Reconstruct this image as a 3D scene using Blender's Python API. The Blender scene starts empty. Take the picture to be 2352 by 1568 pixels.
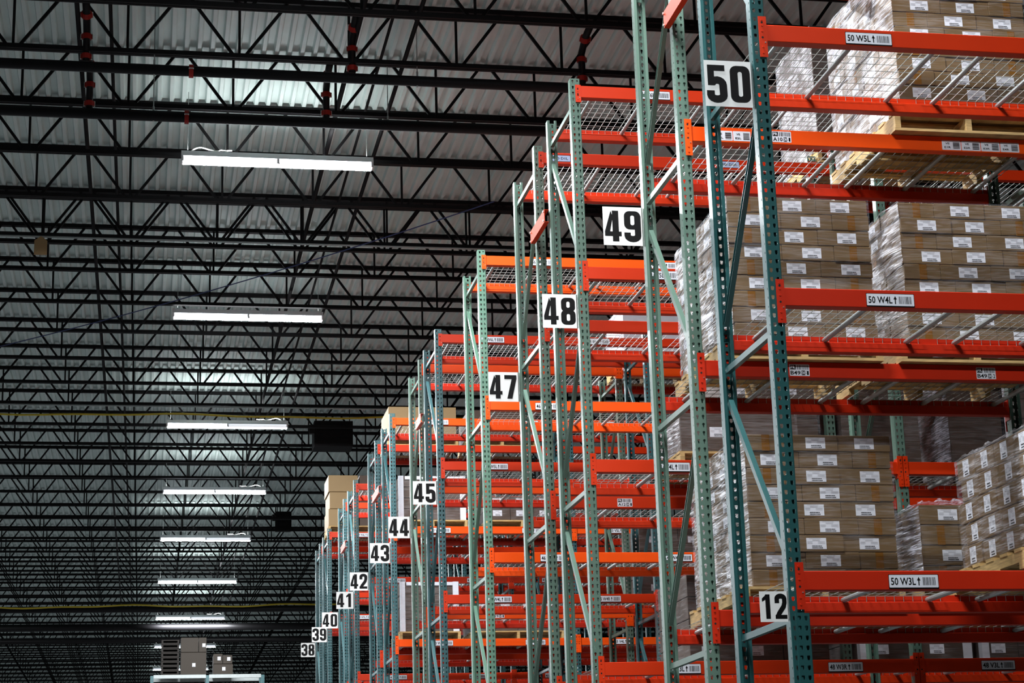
import bpy, math, random
from mathutils import Matrix, Vector
PI = math.pi
random.seed(7)
C = bpy.context.scene.collection
scn = bpy.context.scene
H = 1.65                      # eye height above the floor; heights below are given relative to the eye and lifted by H

# ------------------------------------------------------------------ camera, world, exposure
def set_camera():
    f = 4459.3
    p, y, r = [math.radians(a) for a in (15.028, 10.8914, -1.7367)]
    cp, sp, cy, sy, cr, sr = math.cos(p), math.sin(p), math.cos(y), math.sin(y), math.cos(r), math.sin(r)
    fwd = Vector((sy*cp, cy*cp, sp)); right = Vector((cy, -sy, 0)); up = right.cross(fwd)
    a = cr*right + sr*up; b = -sr*right + cr*up
    cam = bpy.data.cameras.new('camera'); o = bpy.data.objects.new('camera', cam); C.objects.link(o)
    m = Matrix((( a.x, b.x, -fwd.x, 0), (a.y, b.y, -fwd.y, 0), (a.z, b.z, -fwd.z, H), (0, 0, 0, 1)))
    o.matrix_world = m
    cam.sensor_width = 36; cam.lens = f/2352*36; cam.clip_start = .05; cam.clip_end = 400
    scn.camera = o
set_camera()
w = bpy.data.worlds.new('world'); scn.world = w; w.use_nodes = True
w.node_tree.nodes['Background'].inputs[0].default_value = (.55, .68, 1, 1)
w.node_tree.nodes['Background'].inputs[1].default_value = .004
scn.view_settings.view_transform = 'Standard'; scn.view_settings.look = 'None'
scn.view_settings.exposure = 0; scn.view_settings.gamma = 1
LAMP_POWER = 960; UP_POWER = 19

# ------------------------------------------------------------------ materials
def srgb(r, g, b):
    f = lambda c: (c/255)/12.92 if c/255 <= .04045 else ((c/255+.055)/1.055)**2.4
    return (f(r), f(g), f(b), 1)
def mat(name, col, rough=.5, metal=0, spec=.5, bump=0, bscale=200, var=0, vscale=3, emit=None, estr=0, coat=0):
    m = bpy.data.materials.new(name); m.use_nodes = True; nt = m.node_tree; b = nt.nodes['Principled BSDF']
    b.inputs['Base Color'].default_value = col; b.inputs['Roughness'].default_value = rough
    b.inputs['Metallic'].default_value = metal; b.inputs['Specular IOR Level'].default_value = spec
    b.inputs['Coat Weight'].default_value = coat
    tc = nt.nodes.new('ShaderNodeTexCoord')
    if var:
        n = nt.nodes.new('ShaderNodeTexNoise'); n.inputs['Scale'].default_value = vscale; n.inputs['Detail'].default_value = 5
        nt.links.new(tc.outputs['Object'], n.inputs['Vector'])
        mx = nt.nodes.new('ShaderNodeMix'); mx.data_type = 'RGBA'
        mx.inputs['A'].default_value = tuple(c*(1-var) for c in col[:3])+(1,); mx.inputs['B'].default_value = tuple(min(1, c*(1+var)) for c in col[:3])+(1,)
        nt.links.new(n.outputs['Fac'], mx.inputs['Factor']); nt.links.new(mx.outputs['Result'], b.inputs['Base Color'])
    if bump:
        n2 = nt.nodes.new('ShaderNodeTexNoise'); n2.inputs['Scale'].default_value = bscale; n2.inputs['Detail'].default_value = 3
        nt.links.new(tc.outputs['Object'], n2.inputs['Vector'])
        bp = nt.nodes.new('ShaderNodeBump'); bp.inputs['Strength'].default_value = bump; bp.inputs['Distance'].default_value = .002
        nt.links.new(n2.outputs['Fac'], bp.inputs['Height']); nt.links.new(bp.outputs['Normal'], b.inputs['Normal'])
    if emit: b.inputs['Emission Color'].default_value = emit; b.inputs['Emission Strength'].default_value = estr
    return m
def wood_mat(name, col):
    m = mat(name, col, .8); nt = m.node_tree; b = nt.nodes['Principled BSDF']
    tc = nt.nodes.new('ShaderNodeTexCoord'); mp = nt.nodes.new('ShaderNodeMapping'); mp.inputs['Scale'].default_value = (3, 3, 30)
    n = nt.nodes.new('ShaderNodeTexNoise'); n.inputs['Scale'].default_value = 3; n.inputs['Detail'].default_value = 6
    r = nt.nodes.new('ShaderNodeValToRGB'); r.color_ramp.elements[0].position = .3; r.color_ramp.elements[1].position = .7
    r.color_ramp.elements[0].color = tuple(c*.6 for c in col[:3])+(1,); r.color_ramp.elements[1].color = tuple(min(1, c*1.15) for c in col[:3])+(1,)
    nt.links.new(tc.outputs['Object'], mp.inputs[0]); nt.links.new(mp.outputs[0], n.inputs['Vector']); nt.links.new(n.outputs['Fac'], r.inputs[0]); nt.links.new(r.outputs[0], b.inputs['Base Color'])
    return m
def film_mat(name, dens, angle=.5, strength=1.0, col=(.9, .9, .95)):
    m = bpy.data.materials.new(name); m.use_nodes = True; nt = m.node_tree; nt.nodes.clear(); L = nt.links.new; N = nt.nodes.new
    out = N('ShaderNodeOutputMaterial'); tr = N('ShaderNodeBsdfTransparent'); gl = N('ShaderNodeBsdfPrincipled')
    gl.inputs['Base Color'].default_value = (*col, 1); gl.inputs['Roughness'].default_value = .22; gl.inputs['Specular IOR Level'].default_value = 1
    mix = N('ShaderNodeMixShader'); tc = N('ShaderNodeTexCoord'); mp = N('ShaderNodeMapping')
    mp.inputs['Rotation'].default_value = (angle, 0, 0); mp.inputs['Scale'].default_value = (4, 4, 60)
    n = N('ShaderNodeTexNoise'); n.inputs['Scale'].default_value = 1.6; n.inputs['Detail'].default_value = 6; n.inputs['Distortion'].default_value = .6
    n2 = N('ShaderNodeTexNoise'); n2.inputs['Scale'].default_value = 5; n2.inputs['Detail'].default_value = 4
    L(tc.outputs['Object'], mp.inputs[0]); L(mp.outputs[0], n.inputs['Vector']); L(tc.outputs['Object'], n2.inputs['Vector'])
    r = N('ShaderNodeValToRGB'); r.color_ramp.elements[0].position = .42; r.color_ramp.elements[1].position = .66
    r.color_ramp.elements[0].color = (dens*.3,)*3+(1,); r.color_ramp.elements[1].color = (min(1, dens*2.4),)*3+(1,)
    ad = N('ShaderNodeMath'); ad.operation = 'ADD'; mu = N('ShaderNodeMath'); mu.operation = 'MULTIPLY_ADD'; mu.inputs[1].default_value = .6; mu.inputs[2].default_value = -.3
    L(n2.outputs['Fac'], mu.inputs[0]); L(n.outputs['Fac'], ad.inputs[0]); L(mu.outputs[0], ad.inputs[1]); L(ad.outputs[0], r.inputs[0])
    bp = N('ShaderNodeBump'); bp.inputs['Strength'].default_value = strength; bp.inputs['Distance'].default_value = .012
    L(ad.outputs[0], bp.inputs['Height']); L(bp.outputs[0], gl.inputs['Normal'])
    L(r.outputs[0], mix.inputs[0]); L(tr.outputs[0], mix.inputs[1]); L(gl.outputs[0], mix.inputs[2]); L(mix.outputs[0], out.inputs[0])
    return m
M = {}
M['teal'] = mat('teal_paint', srgb(36, 80, 80), .3, bump=.15, var=.12, vscale=6)
M['greygreen'] = mat('grey_green_paint', srgb(88, 113, 100), .3, bump=.15, var=.1, vscale=6)
M['green'] = mat('green_paint', srgb(92, 126, 108), .3, bump=.12, var=.08, vscale=6)
M['bluegreen'] = mat('blue_green_paint', srgb(52, 90, 93), .33, var=.1, vscale=6)
M['orange'] = mat('orange_paint', srgb(205, 50, 8), .4, spec=.3, bump=.12, var=.06, vscale=5)
M['bright'] = mat('bright_orange_paint', srgb(236, 78, 6), .4, spec=.3, bump=.12, var=.06, vscale=5)
M['redor'] = mat('red_orange_paint', srgb(188, 38, 8), .42, spec=.3, bump=.12, var=.08, vscale=5)
M['pinkor'] = mat('faded_orange_paint', srgb(224, 112, 96), .5)
M['zinc'] = mat('galvanized_steel', srgb(170, 172, 166), .4, metal=.5, var=.15, vscale=12)
M['tube'] = mat('galvanized_tube', srgb(160, 166, 164), .45, metal=.35, var=.2, vscale=15)
M['joist'] = mat('dark_joist_paint', srgb(13, 12, 13), .7, spec=.2)
M['pipe'] = mat('black_pipe_paint', srgb(11, 10, 12), .55, spec=.25)
M['red'] = mat('red_coupling_paint', srgb(150, 26, 14), .5, spec=.3)
M['deck'] = mat('ceiling_deck', srgb(206, 220, 216), .6, var=.2, vscale=1.5)
M['white'] = mat('white_plastic', srgb(238, 240, 236), .35)
M['lampbody'] = mat('white_enamel', srgb(225, 228, 232), .4)
M['black'] = mat('black_print', (.003, .003, .003, 1), .5, spec=.15)
M['ink'] = mat('grey_print', srgb(150, 150, 155), .6)
M['paper'] = mat('white_paper', srgb(225, 228, 235), .5)
M['bluepaper'] = mat('pale_blue_paper', srgb(176, 200, 235), .5)
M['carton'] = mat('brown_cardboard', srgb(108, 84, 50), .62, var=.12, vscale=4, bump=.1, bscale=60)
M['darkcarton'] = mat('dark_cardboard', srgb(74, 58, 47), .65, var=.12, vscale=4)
M['shaded_carton'] = mat('shaded_cardboard', srgb(42, 33, 21), .7)  # cardboard with shade put into its colour, for the unlit distant boxes
M['shaded_wood'] = mat('shaded_pallet_wood', srgb(28, 22, 17), .8)  # pallet wood coloured dark to stand in for shade on the distant stack
M['tan'] = mat('tan_cardboard', srgb(146, 120, 80), .65, var=.1, vscale=3)
M['tape'] = mat('amber_tape', srgb(122, 80, 22), .25, var=.25, vscale=40)
M['wood'] = wood_mat('pallet_wood', srgb(196, 164, 108))
M['film'] = film_mat('stretch_film', .3, .45, 1)
M['clear'] = film_mat('clear_film', .045, .1, .7)
M['mid_film'] = film_mat('glossy_film', .14, .35, .9)
M['spacer'] = mat('spacer_orange', srgb(205, 58, 18), .6, spec=.1)
M['grey_film'] = film_mat('grey_stretch_film', .5, .3, 1, (.75, .75, .85))
M['floor'] = mat('concrete', srgb(74, 75, 76), .5, var=.1, vscale=1)
M['wall'] = mat('wall_paint', srgb(90, 90, 92), .8)
M['yellow'] = mat('yellow_cable', srgb(200, 175, 30), .5)
M['blue'] = mat('blue_cord', srgb(50, 62, 110), .6)
M['bolt'] = mat('zinc_bolt', srgb(205, 205, 200), .3, metal=.8)
M['hole'] = mat('dark_hole', (.006, .005, .005, 1), .9)
M['glow'] = mat('lit_tube', (.9, .95, 1, 1), .4, emit=(.86, .92, 1, 1), estr=26)
M['glowdim'] = mat('lit_tube_dim', (.9, .95, 1, 1), .4, emit=(.9, .94, 1, 1), estr=.7)

# ------------------------------------------------------------------ mesh helpers
class MB:
    def __init__(s): s.v = []; s.f = []; s.m = []; s.k = 0
    def add(s, vs, fs):
        n = len(s.v); s.v += [tuple(v) for v in vs]; s.f += [tuple(i+n for i in f) for f in fs]; s.m += [s.k]*len(fs); return s
    def box(s, x0, y0, z0, x1, y1, z1):
        return s.add([(x0,y0,z0),(x1,y0,z0),(x1,y1,z0),(x0,y1,z0),(x0,y0,z1),(x1,y0,z1),(x1,y1,z1),(x0,y1,z1)],
                     [(0,3,2,1),(4,5,6,7),(0,1,5,4),(1,2,6,5),(2,3,7,6),(3,0,4,7)])
    def quad(s, a, b, c, d): return s.add([a,b,c,d], [(0,1,2,3)])
    def tube(s, pts, r, n=8, caps=True):
        pts = [Vector(p) for p in pts]; rings = []
        u = None
        for i, p in enumerate(pts):
            t = (pts[min(i+1, len(pts)-1)]-pts[max(i-1, 0)]).normalized()
            if u is None:
                ref = Vector((0,0,1)) if abs(t.z) < .9 else Vector((1,0,0)); u = t.cross(ref).normalized()
            else: u = (u-t*u.dot(t)).normalized()
            w_ = t.cross(u); rr = r[i] if isinstance(r, (list, tuple)) else r
            rings.append([p+(u*math.cos(2*PI*(k+.5)/n)+w_*math.sin(2*PI*(k+.5)/n))*rr for k in range(n)])
        vs = [v for q in rings for v in q]; fs = []
        for i in range(len(pts)-1):
            for k in range(n): fs.append((i*n+k, i*n+(k+1)%n, (i+1)*n+(k+1)%n, (i+1)*n+k))
        if caps: fs += [tuple(range(n-1,-1,-1)), tuple((len(pts)-1)*n+k for k in range(n))]
        return s.add(vs, fs)
    def bar(s, a, b, w_, h, side=Vector((0,1,0))):
        # rectangular bar from a to b: w_ along the side vector, h across
        a = Vector(a); b = Vector(b); t = (b-a).normalized(); sd = (side-t*side.dot(t)).normalized(); up = t.cross(sd)
        vs = [p+sd*i*w_/2+up*j*h/2 for p in (a,b) for i,j in ((-1,-1),(1,-1),(1,1),(-1,1))]
        return s.add(vs, [(0,1,2,3),(7,6,5,4),(0,4,5,1),(1,5,6,2),(2,6,7,3),(3,7,4,0)])
    def channel(s, a, b, w_, d, side, t=.003):
        # C section: web w_ along side vector, flanges of depth d
        a = Vector(a); b = Vector(b); ax = (b-a).normalized(); sd = (side-ax*side.dot(ax)).normalized(); up = ax.cross(sd)
        prof = [(-w_/2,d),(-w_/2,0),(w_/2,0),(w_/2,d),(w_/2-t,d),(w_/2-t,t),(-w_/2+t,t),(-w_/2+t,d)]
        vs = [p+sd*i+up*j for p in (a,b) for i,j in prof]; n = 8
        fs = [(k,(k+1)%n,n+(k+1)%n,n+k) for k in range(n)]+[(0,7,6,1),(1,6,5,2),(2,5,4,3),(8,9,14,15),(9,10,13,14),(10,11,12,13)]
        return s.add(vs, fs)
    def mesh(s, name, *mats, smooth=False):
        me = bpy.data.meshes.new(name); me.from_pydata(s.v, [], s.f)
        for m_ in mats: me.materials.append(m_)
        me.polygons.foreach_set('material_index', s.m)
        if smooth: me.polygons.foreach_set('use_smooth', [True]*len(s.f))
        me.update(); return me
def link(name, me, parent=None, loc=(0,0,0), rot=(0,0,0)):
    o = bpy.data.objects.new(name, me); C.objects.link(o); o.location = loc; o.rotation_euler = rot
    if parent: o.parent = parent
    return o
def tag(o, label, cat, group=None, kind=None):
    o['label'] = label; o['category'] = cat
    if group: o['group'] = group
    if kind: o['kind'] = kind
    return o
def struct(name, me, loc=(0,0,0)):
    o = link(name, me, None, loc); o['kind'] = 'structure'; return o
ORD = ['first','second','third','fourth','fifth','sixth','seventh','eighth','ninth','tenth','eleventh','twelfth','thirteenth','fourteenth','fifteenth','sixteenth','seventeenth','eighteenth','nineteenth','twentieth']

# text: the built-in font turned into flat faces
_tc = {}
def text_geo(s):
    if s in _tc: return _tc[s]
    cu = bpy.data.curves.new('t', 'FONT'); cu.body = s; cu.resolution_u = 2; cu.offset = .02
    ob = bpy.data.objects.new('t', cu); C.objects.link(ob)
    dg = bpy.context.evaluated_depsgraph_get(); me = ob.evaluated_get(dg).to_mesh()
    vs = [v.co.copy() for v in me.vertices]; fs = [tuple(p.vertices) for p in me.polygons]
    ob.evaluated_get(dg).to_mesh_clear(); C.objects.unlink(ob); bpy.data.objects.remove(ob); bpy.data.curves.remove(cu)
    x0 = min(v.x for v in vs); x1 = max(v.x for v in vs); y0 = min(v.y for v in vs); y1 = max(v.y for v in vs)
    _tc[s] = ([((v.x-x0)/(x1-x0), (v.y-y0)/(y1-y0)) for v in vs], fs); return _tc[s]
def put_text(mb, s, x0, z0, x1, z1, y):
    vs, fs = text_geo(s); mb.add([(x0+u*(x1-x0), y, z0+v*(z1-z0)) for u, v in vs], fs)

# heavy condensed digits for the aisle signs, in a .52 x 1 cell
def stroke(path, w_):
    out = []; n = len(path); L = []; R = []
    for i in range(n):
        a = Vector(path[max(i-1,0)]); b = Vector(path[min(i+1,n-1)]); t = (b-a).normalized(); nn = Vector((-t.y, t.x))
        k = 1.0
        if 0 < i < n-1:
            t1 = (Vector(path[i])-a).normalized(); k = 1/max(.5, abs(t1.dot(t)))
        p = Vector(path[i]); L.append(p+nn*w_/2*k); R.append(p-nn*w_/2*k)
    return [(L[i], L[i+1], R[i+1], R[i]) for i in range(n-1)]
def arc(cx, cy, rx, ry, a0, a1, n=8): return [(cx+rx*math.cos(math.radians(a0+(a1-a0)*i/n)), cy+ry*math.sin(math.radians(a0+(a1-a0)*i/n))) for i in range(n+1)]
def ringq(o0, o1, r, i0, i1, ri, n=5):
    def rr(x0,y0,x1,y1,q):
        p = []
        for cx,cy,a in ((x1-q,y1-q,0),(x0+q,y1-q,90),(x0+q,y0+q,180),(x1-q,y0+q,270)): p += arc(cx,cy,q,q,a,a+90,n)
        return p
    A = rr(*o0,*o1,r); B = rr(*i0,*i1,ri); m = len(A)
    return [(Vector(A[k]),Vector(A[(k+1)%m]),Vector(B[(k+1)%m]),Vector(B[k])) for k in range(m)]
def q4(*p): return [tuple(Vector(a) for a in p)]
SW = .2
DIG = {
 '0': ringq((0,0),(.52,1),.17,(.205,.16),(.315,.84),.05),
 '8': ringq((.01,.48),(.51,1),.16,(.2,.63),(.32,.86),.055)+ringq((0,0),(.52,.55),.17,(.2,.14),(.32,.40),.055),
 '9': ringq((0,.40),(.52,1),.17,(.2,.54),(.32,.86),.055)+stroke([(.425,.85)]+[(.425,.3)]+arc(.26,.2,.165,.11,0,-180,8)+[(.095,.3)],SW),
 '4': q4((.24,0),(.44,0),(.44,1),(.24,1))+q4((0,.17),(.52,.17),(.52,.32),(0,.32))+q4((0,.32),(.165,.32),(.26,.80),(.20,1)),
 '7': q4((.0,.83),(.5,.83),(.5,1),(0,1))+q4((.30,.84),(.5,.84),(.31,0),(.1,0)),
 '1': q4((.2,0),(.4,0),(.4,1),(.2,1))+q4((.05,.70),(.05,.83),(.24,1),(.24,.80)),
 '5': q4((.03,.84),(.48,.84),(.48,1),(.03,1))+q4((.03,.44),(.2,.44),(.2,1),(.03,1))+stroke([(.13,.50)]+arc(.27,.46,.15,.13,130,0,6)+[(.425,.2)]+arc(.26,.18,.165,.11,0,-180,8)+[(.095,.3)],SW),
 '3': stroke([(.095,.70),(.095,.8)]+arc(.26,.82,.165,.11,180,0,8)+[(.425,.66)]+arc(.29,.62,.13,.11,0,-90,5)+[(.2,.515)],SW)+stroke([(.2,.515),(.29,.51)]+arc(.3,.38,.125,.12,90,0,5)+[(.425,.2)]+arc(.26,.18,.165,.11,0,-180,8)+[(.095,.3)],SW),
 '2': stroke([(.095,.64),(.095,.8)]+arc(.26,.82,.165,.11,180,0,8)+[(.425,.66),(.38,.5),(.17,.22),(.11,.1)],SW)+q4((0,0),(.52,0),(.52,.16),(0,.16)),
}
def digits_mesh(s, x0, z0, x1, z1, y):
    mb = MB(); n = len(s); cw = (x1-x0)/(n*.52+(n-1)*.09); h = z1-z0
    for i, ch in enumerate(s):
        ox = x0+i*.61*cw
        for k, q in enumerate(DIG[ch]):
            yy = y-.0002-.00001*k
            mb.add([(ox+p.x*cw, yy, z0+p.y*h) for p in q], [(0,1,2,3)])
    return mb

# ------------------------------------------------------------------ posts with punched holes
PITCH = .0508; PW = .08; PD = .072; NC = 152; PH = NC*PITCH
def hole_loop(style):
    if style == 'key':     # round top with a narrow slot below
        p = arc(0, .005, .0088, .0088, -55, 235, 8); return p+[(-.0042,-.013), (0,-.0155), (.0042,-.013)]
    return [(.0085,.004),(.0085,.010),(.004,.0115),(-.004,.0115),(-.0085,.010),(-.0085,.004),(-.0078,-.004),(-.0055,-.011),(0,-.0135),(.0055,-.011),(.0078,-.004),(.0082,0)]
def post_mesh(name, style, m, low=False, NC=NC):
    PH = NC*PITCH
    mb = MB(); g = .004
    loop = hole_loop(style); n = len(loop)
    loop = sorted(loop, key=lambda q: math.atan2(q[1], q[0])); hw = (PW/2-g)/2; hh = PITCH/2
    outer = []
    for (a, b) in loop:
        k = min(hw/abs(a) if a else 1e9, hh/abs(b) if b else 1e9); outer.append([a*k, b*k])
    for cx, cy in ((-hw,-hh),(hw,-hh),(hw,hh),(-hw,hh)):
        i = min(range(n), key=lambda q: (outer[q][0]-cx)**2+(outer[q][1]-cy)**2); outer[i] = [cx, cy]
    for c in range(NC):
        zc = (c+.5)*PITCH
        for xc in (g+hw, PW-g-hw):
            vs = [(xc+a, 0, zc+b) for a, b in loop]+[(xc+a, 0, zc+b) for a, b in outer]
            fs = [(n+k, n+(k+1)%n, (k+1)%n, k) for k in range(n)]
            if not low:
                vs += [(xc+a, .003, zc+b) for a, b in loop]; fs += [(k, (k+1)%n, 2*n+(k+1)%n, 2*n+k) for k in range(n)]
            mb.add(vs, fs)
        for x in (0, PW):   # small slots in the side walls
            y0, y1, z0, z1 = .012, .024, c*PITCH, (c+1)*PITCH; a0, a1, b0, b1 = .015, .021, zc-.006, zc+.006
            mb.add([(x,y0,z0),(x,y1,z0),(x,y1,z1),(x,y0,z1),(x,a0,b0),(x,a1,b0),(x,a1,b1),(x,a0,b1)], [(0,1,5,4),(1,2,6,5),(2,3,7,6),(3,0,4,7)])
    for x, s in ((0,1),(PW,-1)):
        mb.quad((x+s*g,0,0),(x,g,0),(x,g,PH),(x+s*g,0,PH)); mb.quad((x,g,0),(x,.012,0),(x,.012,PH),(x,g,PH))
        mb.quad((x,.024,0),(x,PD,0),(x,PD,PH),(x,.024,PH)); mb.quad((x,PD,0),(x+s*.02,PD,0),(x+s*.02,PD,PH),(x,PD,PH))
        mb.quad((x+s*.02,PD,0),(x+s*.02,PD-.01,0),(x+s*.02,PD-.01,PH),(x+s*.02,PD,PH))
    return mb.mesh(name, m)
X0 = 3.267; BAY = 2.515
ROWS = {  # row: (front y, rear y, paint, hole style, number of bays, beam paint by level, kind of pair position)
 50: (9.61, 10.61, 'teal', 'shield', 1), 49: (11.17, 12.17, 'greygreen', 'key', 1),
 48: (14.18, 15.17, 'greygreen', 'key', 2), 47: (15.70, 16.72, 'greygreen', 'key', 2),
 46: (18.70, 19.69, 'green', 'shield', 2), 45: (21.75, 22.78, 'bluegreen', 'shield', 2), 44: (23.17, 24.16, 'greygreen', 'key', 2),
 43: (26.15, 27.18, 'bluegreen', 'shield', 2), 42: (27.92, 28.92, 'bluegreen', 'shield', 2), 41: (30.95, 31.98, 'bluegreen', 'shield', 2), 40: (32.63, 33.6, 'bluegreen', 'shield', 2),
 39: (35.63, 36.68, 'bluegreen', 'shield', 2), 38: (37.33, 38.25, 'bluegreen', 'shield', 2)}
LV = {6: 6.018, 5: 4.496, 4: 2.957, 3: 1.421}
LNAME = {6: 'top shelf level', 5: 'second shelf level from top', 4: 'third shelf level from top', 3: 'fourth shelf level from top'}
PM = {}
for r, (a, b, p, st, nb) in ROWS.items():
    if (p, st) not in PM: PM[(p, st)] = post_mesh('post_'+p, st, M[p])
BR = [5.86, 4.31, 2.73, 1.18, -.37, -1.3]
_bm = {}
def brace(kind, p, depth, rev):
    k = (kind, p, round(depth, 2), rev)
    if k in _bm: return _bm[k]
    mb = MB(); d0, d1 = PD-.012, depth-PD+.012; xs = .022
    if kind == 'h': mb.channel((xs, d0, 0), (xs, d1, 0), .036, .03, Vector((0,0,1)))
    elif not rev: mb.channel((xs, d0+.02, .33), (xs, d1-.02, 1.36), .036, .03, Vector((0,0,1)))     # rear high, front low
    else: mb.channel((xs+.03, d1-.02, .27), (xs+.03, d0+.02, 1.28), .036, .03, Vector((0,0,1)))             # front high, rear low
    _bm[k] = mb.mesh(kind+'_brace', M[p]); return _bm[k]
_pl = MB(); _pl.box(-.02,-.02,0,PW+.02,PD+.03,.008); PLATE = {p: _pl.mesh('base_plate', M[p]) for p in set(v[2] for v in ROWS.values())}
def frame(row, k):
    yf, yr, p, st, nb = ROWS[row]; X = X0+k*BAY; dep = yr-yf
    o = link('upright_frame', None, None, (X, yf, 0))
    where = 'at the aisle end of rack %d' % row if k == 0 else ('at the far end of the first bay of rack %d' % row if k == 1 else 'at the far end of the second bay of rack %d' % row)
    colr = {'teal':'dark teal','greygreen':'grey green','green':'pale green','bluegreen':'blue green'}[p]
    tag(o, colr+' perforated upright frame '+where, 'rack frame', 'upright frames of the pallet racks')
    pm = PM[(p, st)]
    a = link('post', pm, o, (0,0,.008)); b = link('post', pm, o, (PW,dep,.008), (0,0,PI))
    link('base_plate', PLATE[p], o); link('base_plate', PLATE[p], o, (PW,dep,0), (0,0,PI))
    back = row in (49, 47, 44, 42, 40, 38)
    if row == 50 and k == 0: link('post_reinforcement', post_mesh('post_reinforcement', st, M[p], NC=56), o, (.024,-.007,.008))
    for i, z in enumerate(BR[:5]):
        link('horizontal_brace', brace('h', p, dep, False), o, (0,0,z+H))
    for i in range(4):
        rev = (i % 2 == 1) != back
        link('diagonal_brace', brace('d', p, dep, rev), o, (0,0,BR[i+1]+H))
    return o
for r in ROWS:
    for k in range(ROWS[r][4]+1): frame(r, k)

# ------------------------------------------------------------------ beams, connectors, stickers
BL = BAY-PW-.008
def beam_mesh(name, m, mirror):
    s = -1 if mirror else 1; mb = MB(); prof = [(0,0),(0,-.1),(.07,-.1),(.07,-.040),(.040,-.040),(.040,0)]; n = 6
    b = .003; pr = [(b,0),(0,-b),(0,-.1+b),(b,-.1),(.07-b,-.1),(.07,-.1+b),(.07,-.040-b),(.07-b,-.040),(.040,-.040),(.040,0)]; n = len(pr)
    vs = [(x, s*y, z) for x in (0, BL) for y, z in pr]
    fs = [(k,(k+1)%n,n+(k+1)%n,n+k) for k in range(n)]+[tuple(range(n)), tuple(n+k for k in range(n-1,-1,-1))]
    mb.add(vs, fs); return mb.mesh(name, m)
def conn_mesh(name, m, mirror, top):
    s = -1 if mirror else 1; mb = MB(); z1 = .004 if top else .045; z0 = -.145 if top else -.20
    ya, yb = sorted((s*-.009, s*-.005))
    mb.box(-.042, ya, z0, .004, yb, z1)                      # leg on the post face
    y2, y3 = sorted((s*-.005, s*.06)); mb.box(0, y2, max(z0, -.13), .004, y3, z1-.02)  # leg across the beam end
    hz = [z1-.022, z1-.055, z1-.09, z0+.06, z0+.025]
    for i, z in enumerate(hz):                               # pressed rivets
        mb.tube([(-.022, s*-.009, z), (-.022, s*-.0125, z)], .0062, 8)
    mb.k = 1
    for z in ((z1+z0)/2-.005, z1-.037): mb.tube([(-.022, s*-.0088, z), (-.022, s*-.0096, z)], .0065, 10)
    mb.k = 2; mb.tube([(-.008, s*-.009, (z0+z1)/2-.035), (-.008, s*-.013, (z0+z1)/2-.035)], .004, 6)
    return mb.mesh(name, m, M['hole'], M['bolt'])
BMESH = {}; CMESH = {}
for p in ('orange', 'bright', 'redor'):
    for mir in (False, True):
        BMESH[p, mir] = beam_mesh('shelf_beam', M[p], mir)
        for top in (False, True): CMESH[p, mir, top] = conn_mesh('connector', M[p], mir, top)
        
def rrect(mb, x0, z0, x1, z1, y, r=.004, n=3):
    p = []
    for cx,cz,a in ((x1-r,z1-r,0),(x0+r,z1-r,90),(x0+r,z0+r,180),(x1-r,z0+r,270)): p += arc(cx,cz,r,r,a,a+90,n)
    mb.add([(a, y, b) for a, b in p], [tuple(range(len(p)-1,-1,-1))])
def bars(mb, x0, z0, x1, z1, y, seed, vertical=True, n=18):
    rd = random.Random(seed); x = 0
    while x < .97:
        w_ = rd.choice((.02,.03,.05,.035)); 
        if vertical: a, b = x0+x*(x1-x0), x0+min(1,x+w_)*(x1-x0); mb.quad((a,y,z0),(b,y,z0),(b,y,z1),(a,y,z1))
        else: a, b = z0+x*(z1-z0), z0+min(1,x+w_)*(z1-z0); mb.quad((x0,y,a),(x1,y,a),(x1,y,b),(x0,y,b))
        x += w_+rd.choice((.02,.03,.03,.05))
def location_sticker(t):
    mb = MB(); w_, h = .278, .073
    mb.k = 0; rrect(mb, 0, -.004, w_, h, -.0006)          # black backing
    mb.k = 1; rrect(mb, .003, .004, w_-.003, h-.003, -.0012)
    mb.k = 0; put_text(mb, t, .013, .016, .150, .056, -.0018)
    x = .167; y = -.0018; mb.quad((x-.003,y,.014),(x+.003,y,.014),(x+.003,y,.045),(x-.003,y,.045)); mb.add([(x-.010,y,.040),(x+.010,y,.040),(x,y,.060)], [(0,1,2)])
    bars(mb, .188, .015, .264, .057, y, t)
    return mb.mesh('location_sticker', M['black'], M['paper'])
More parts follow.
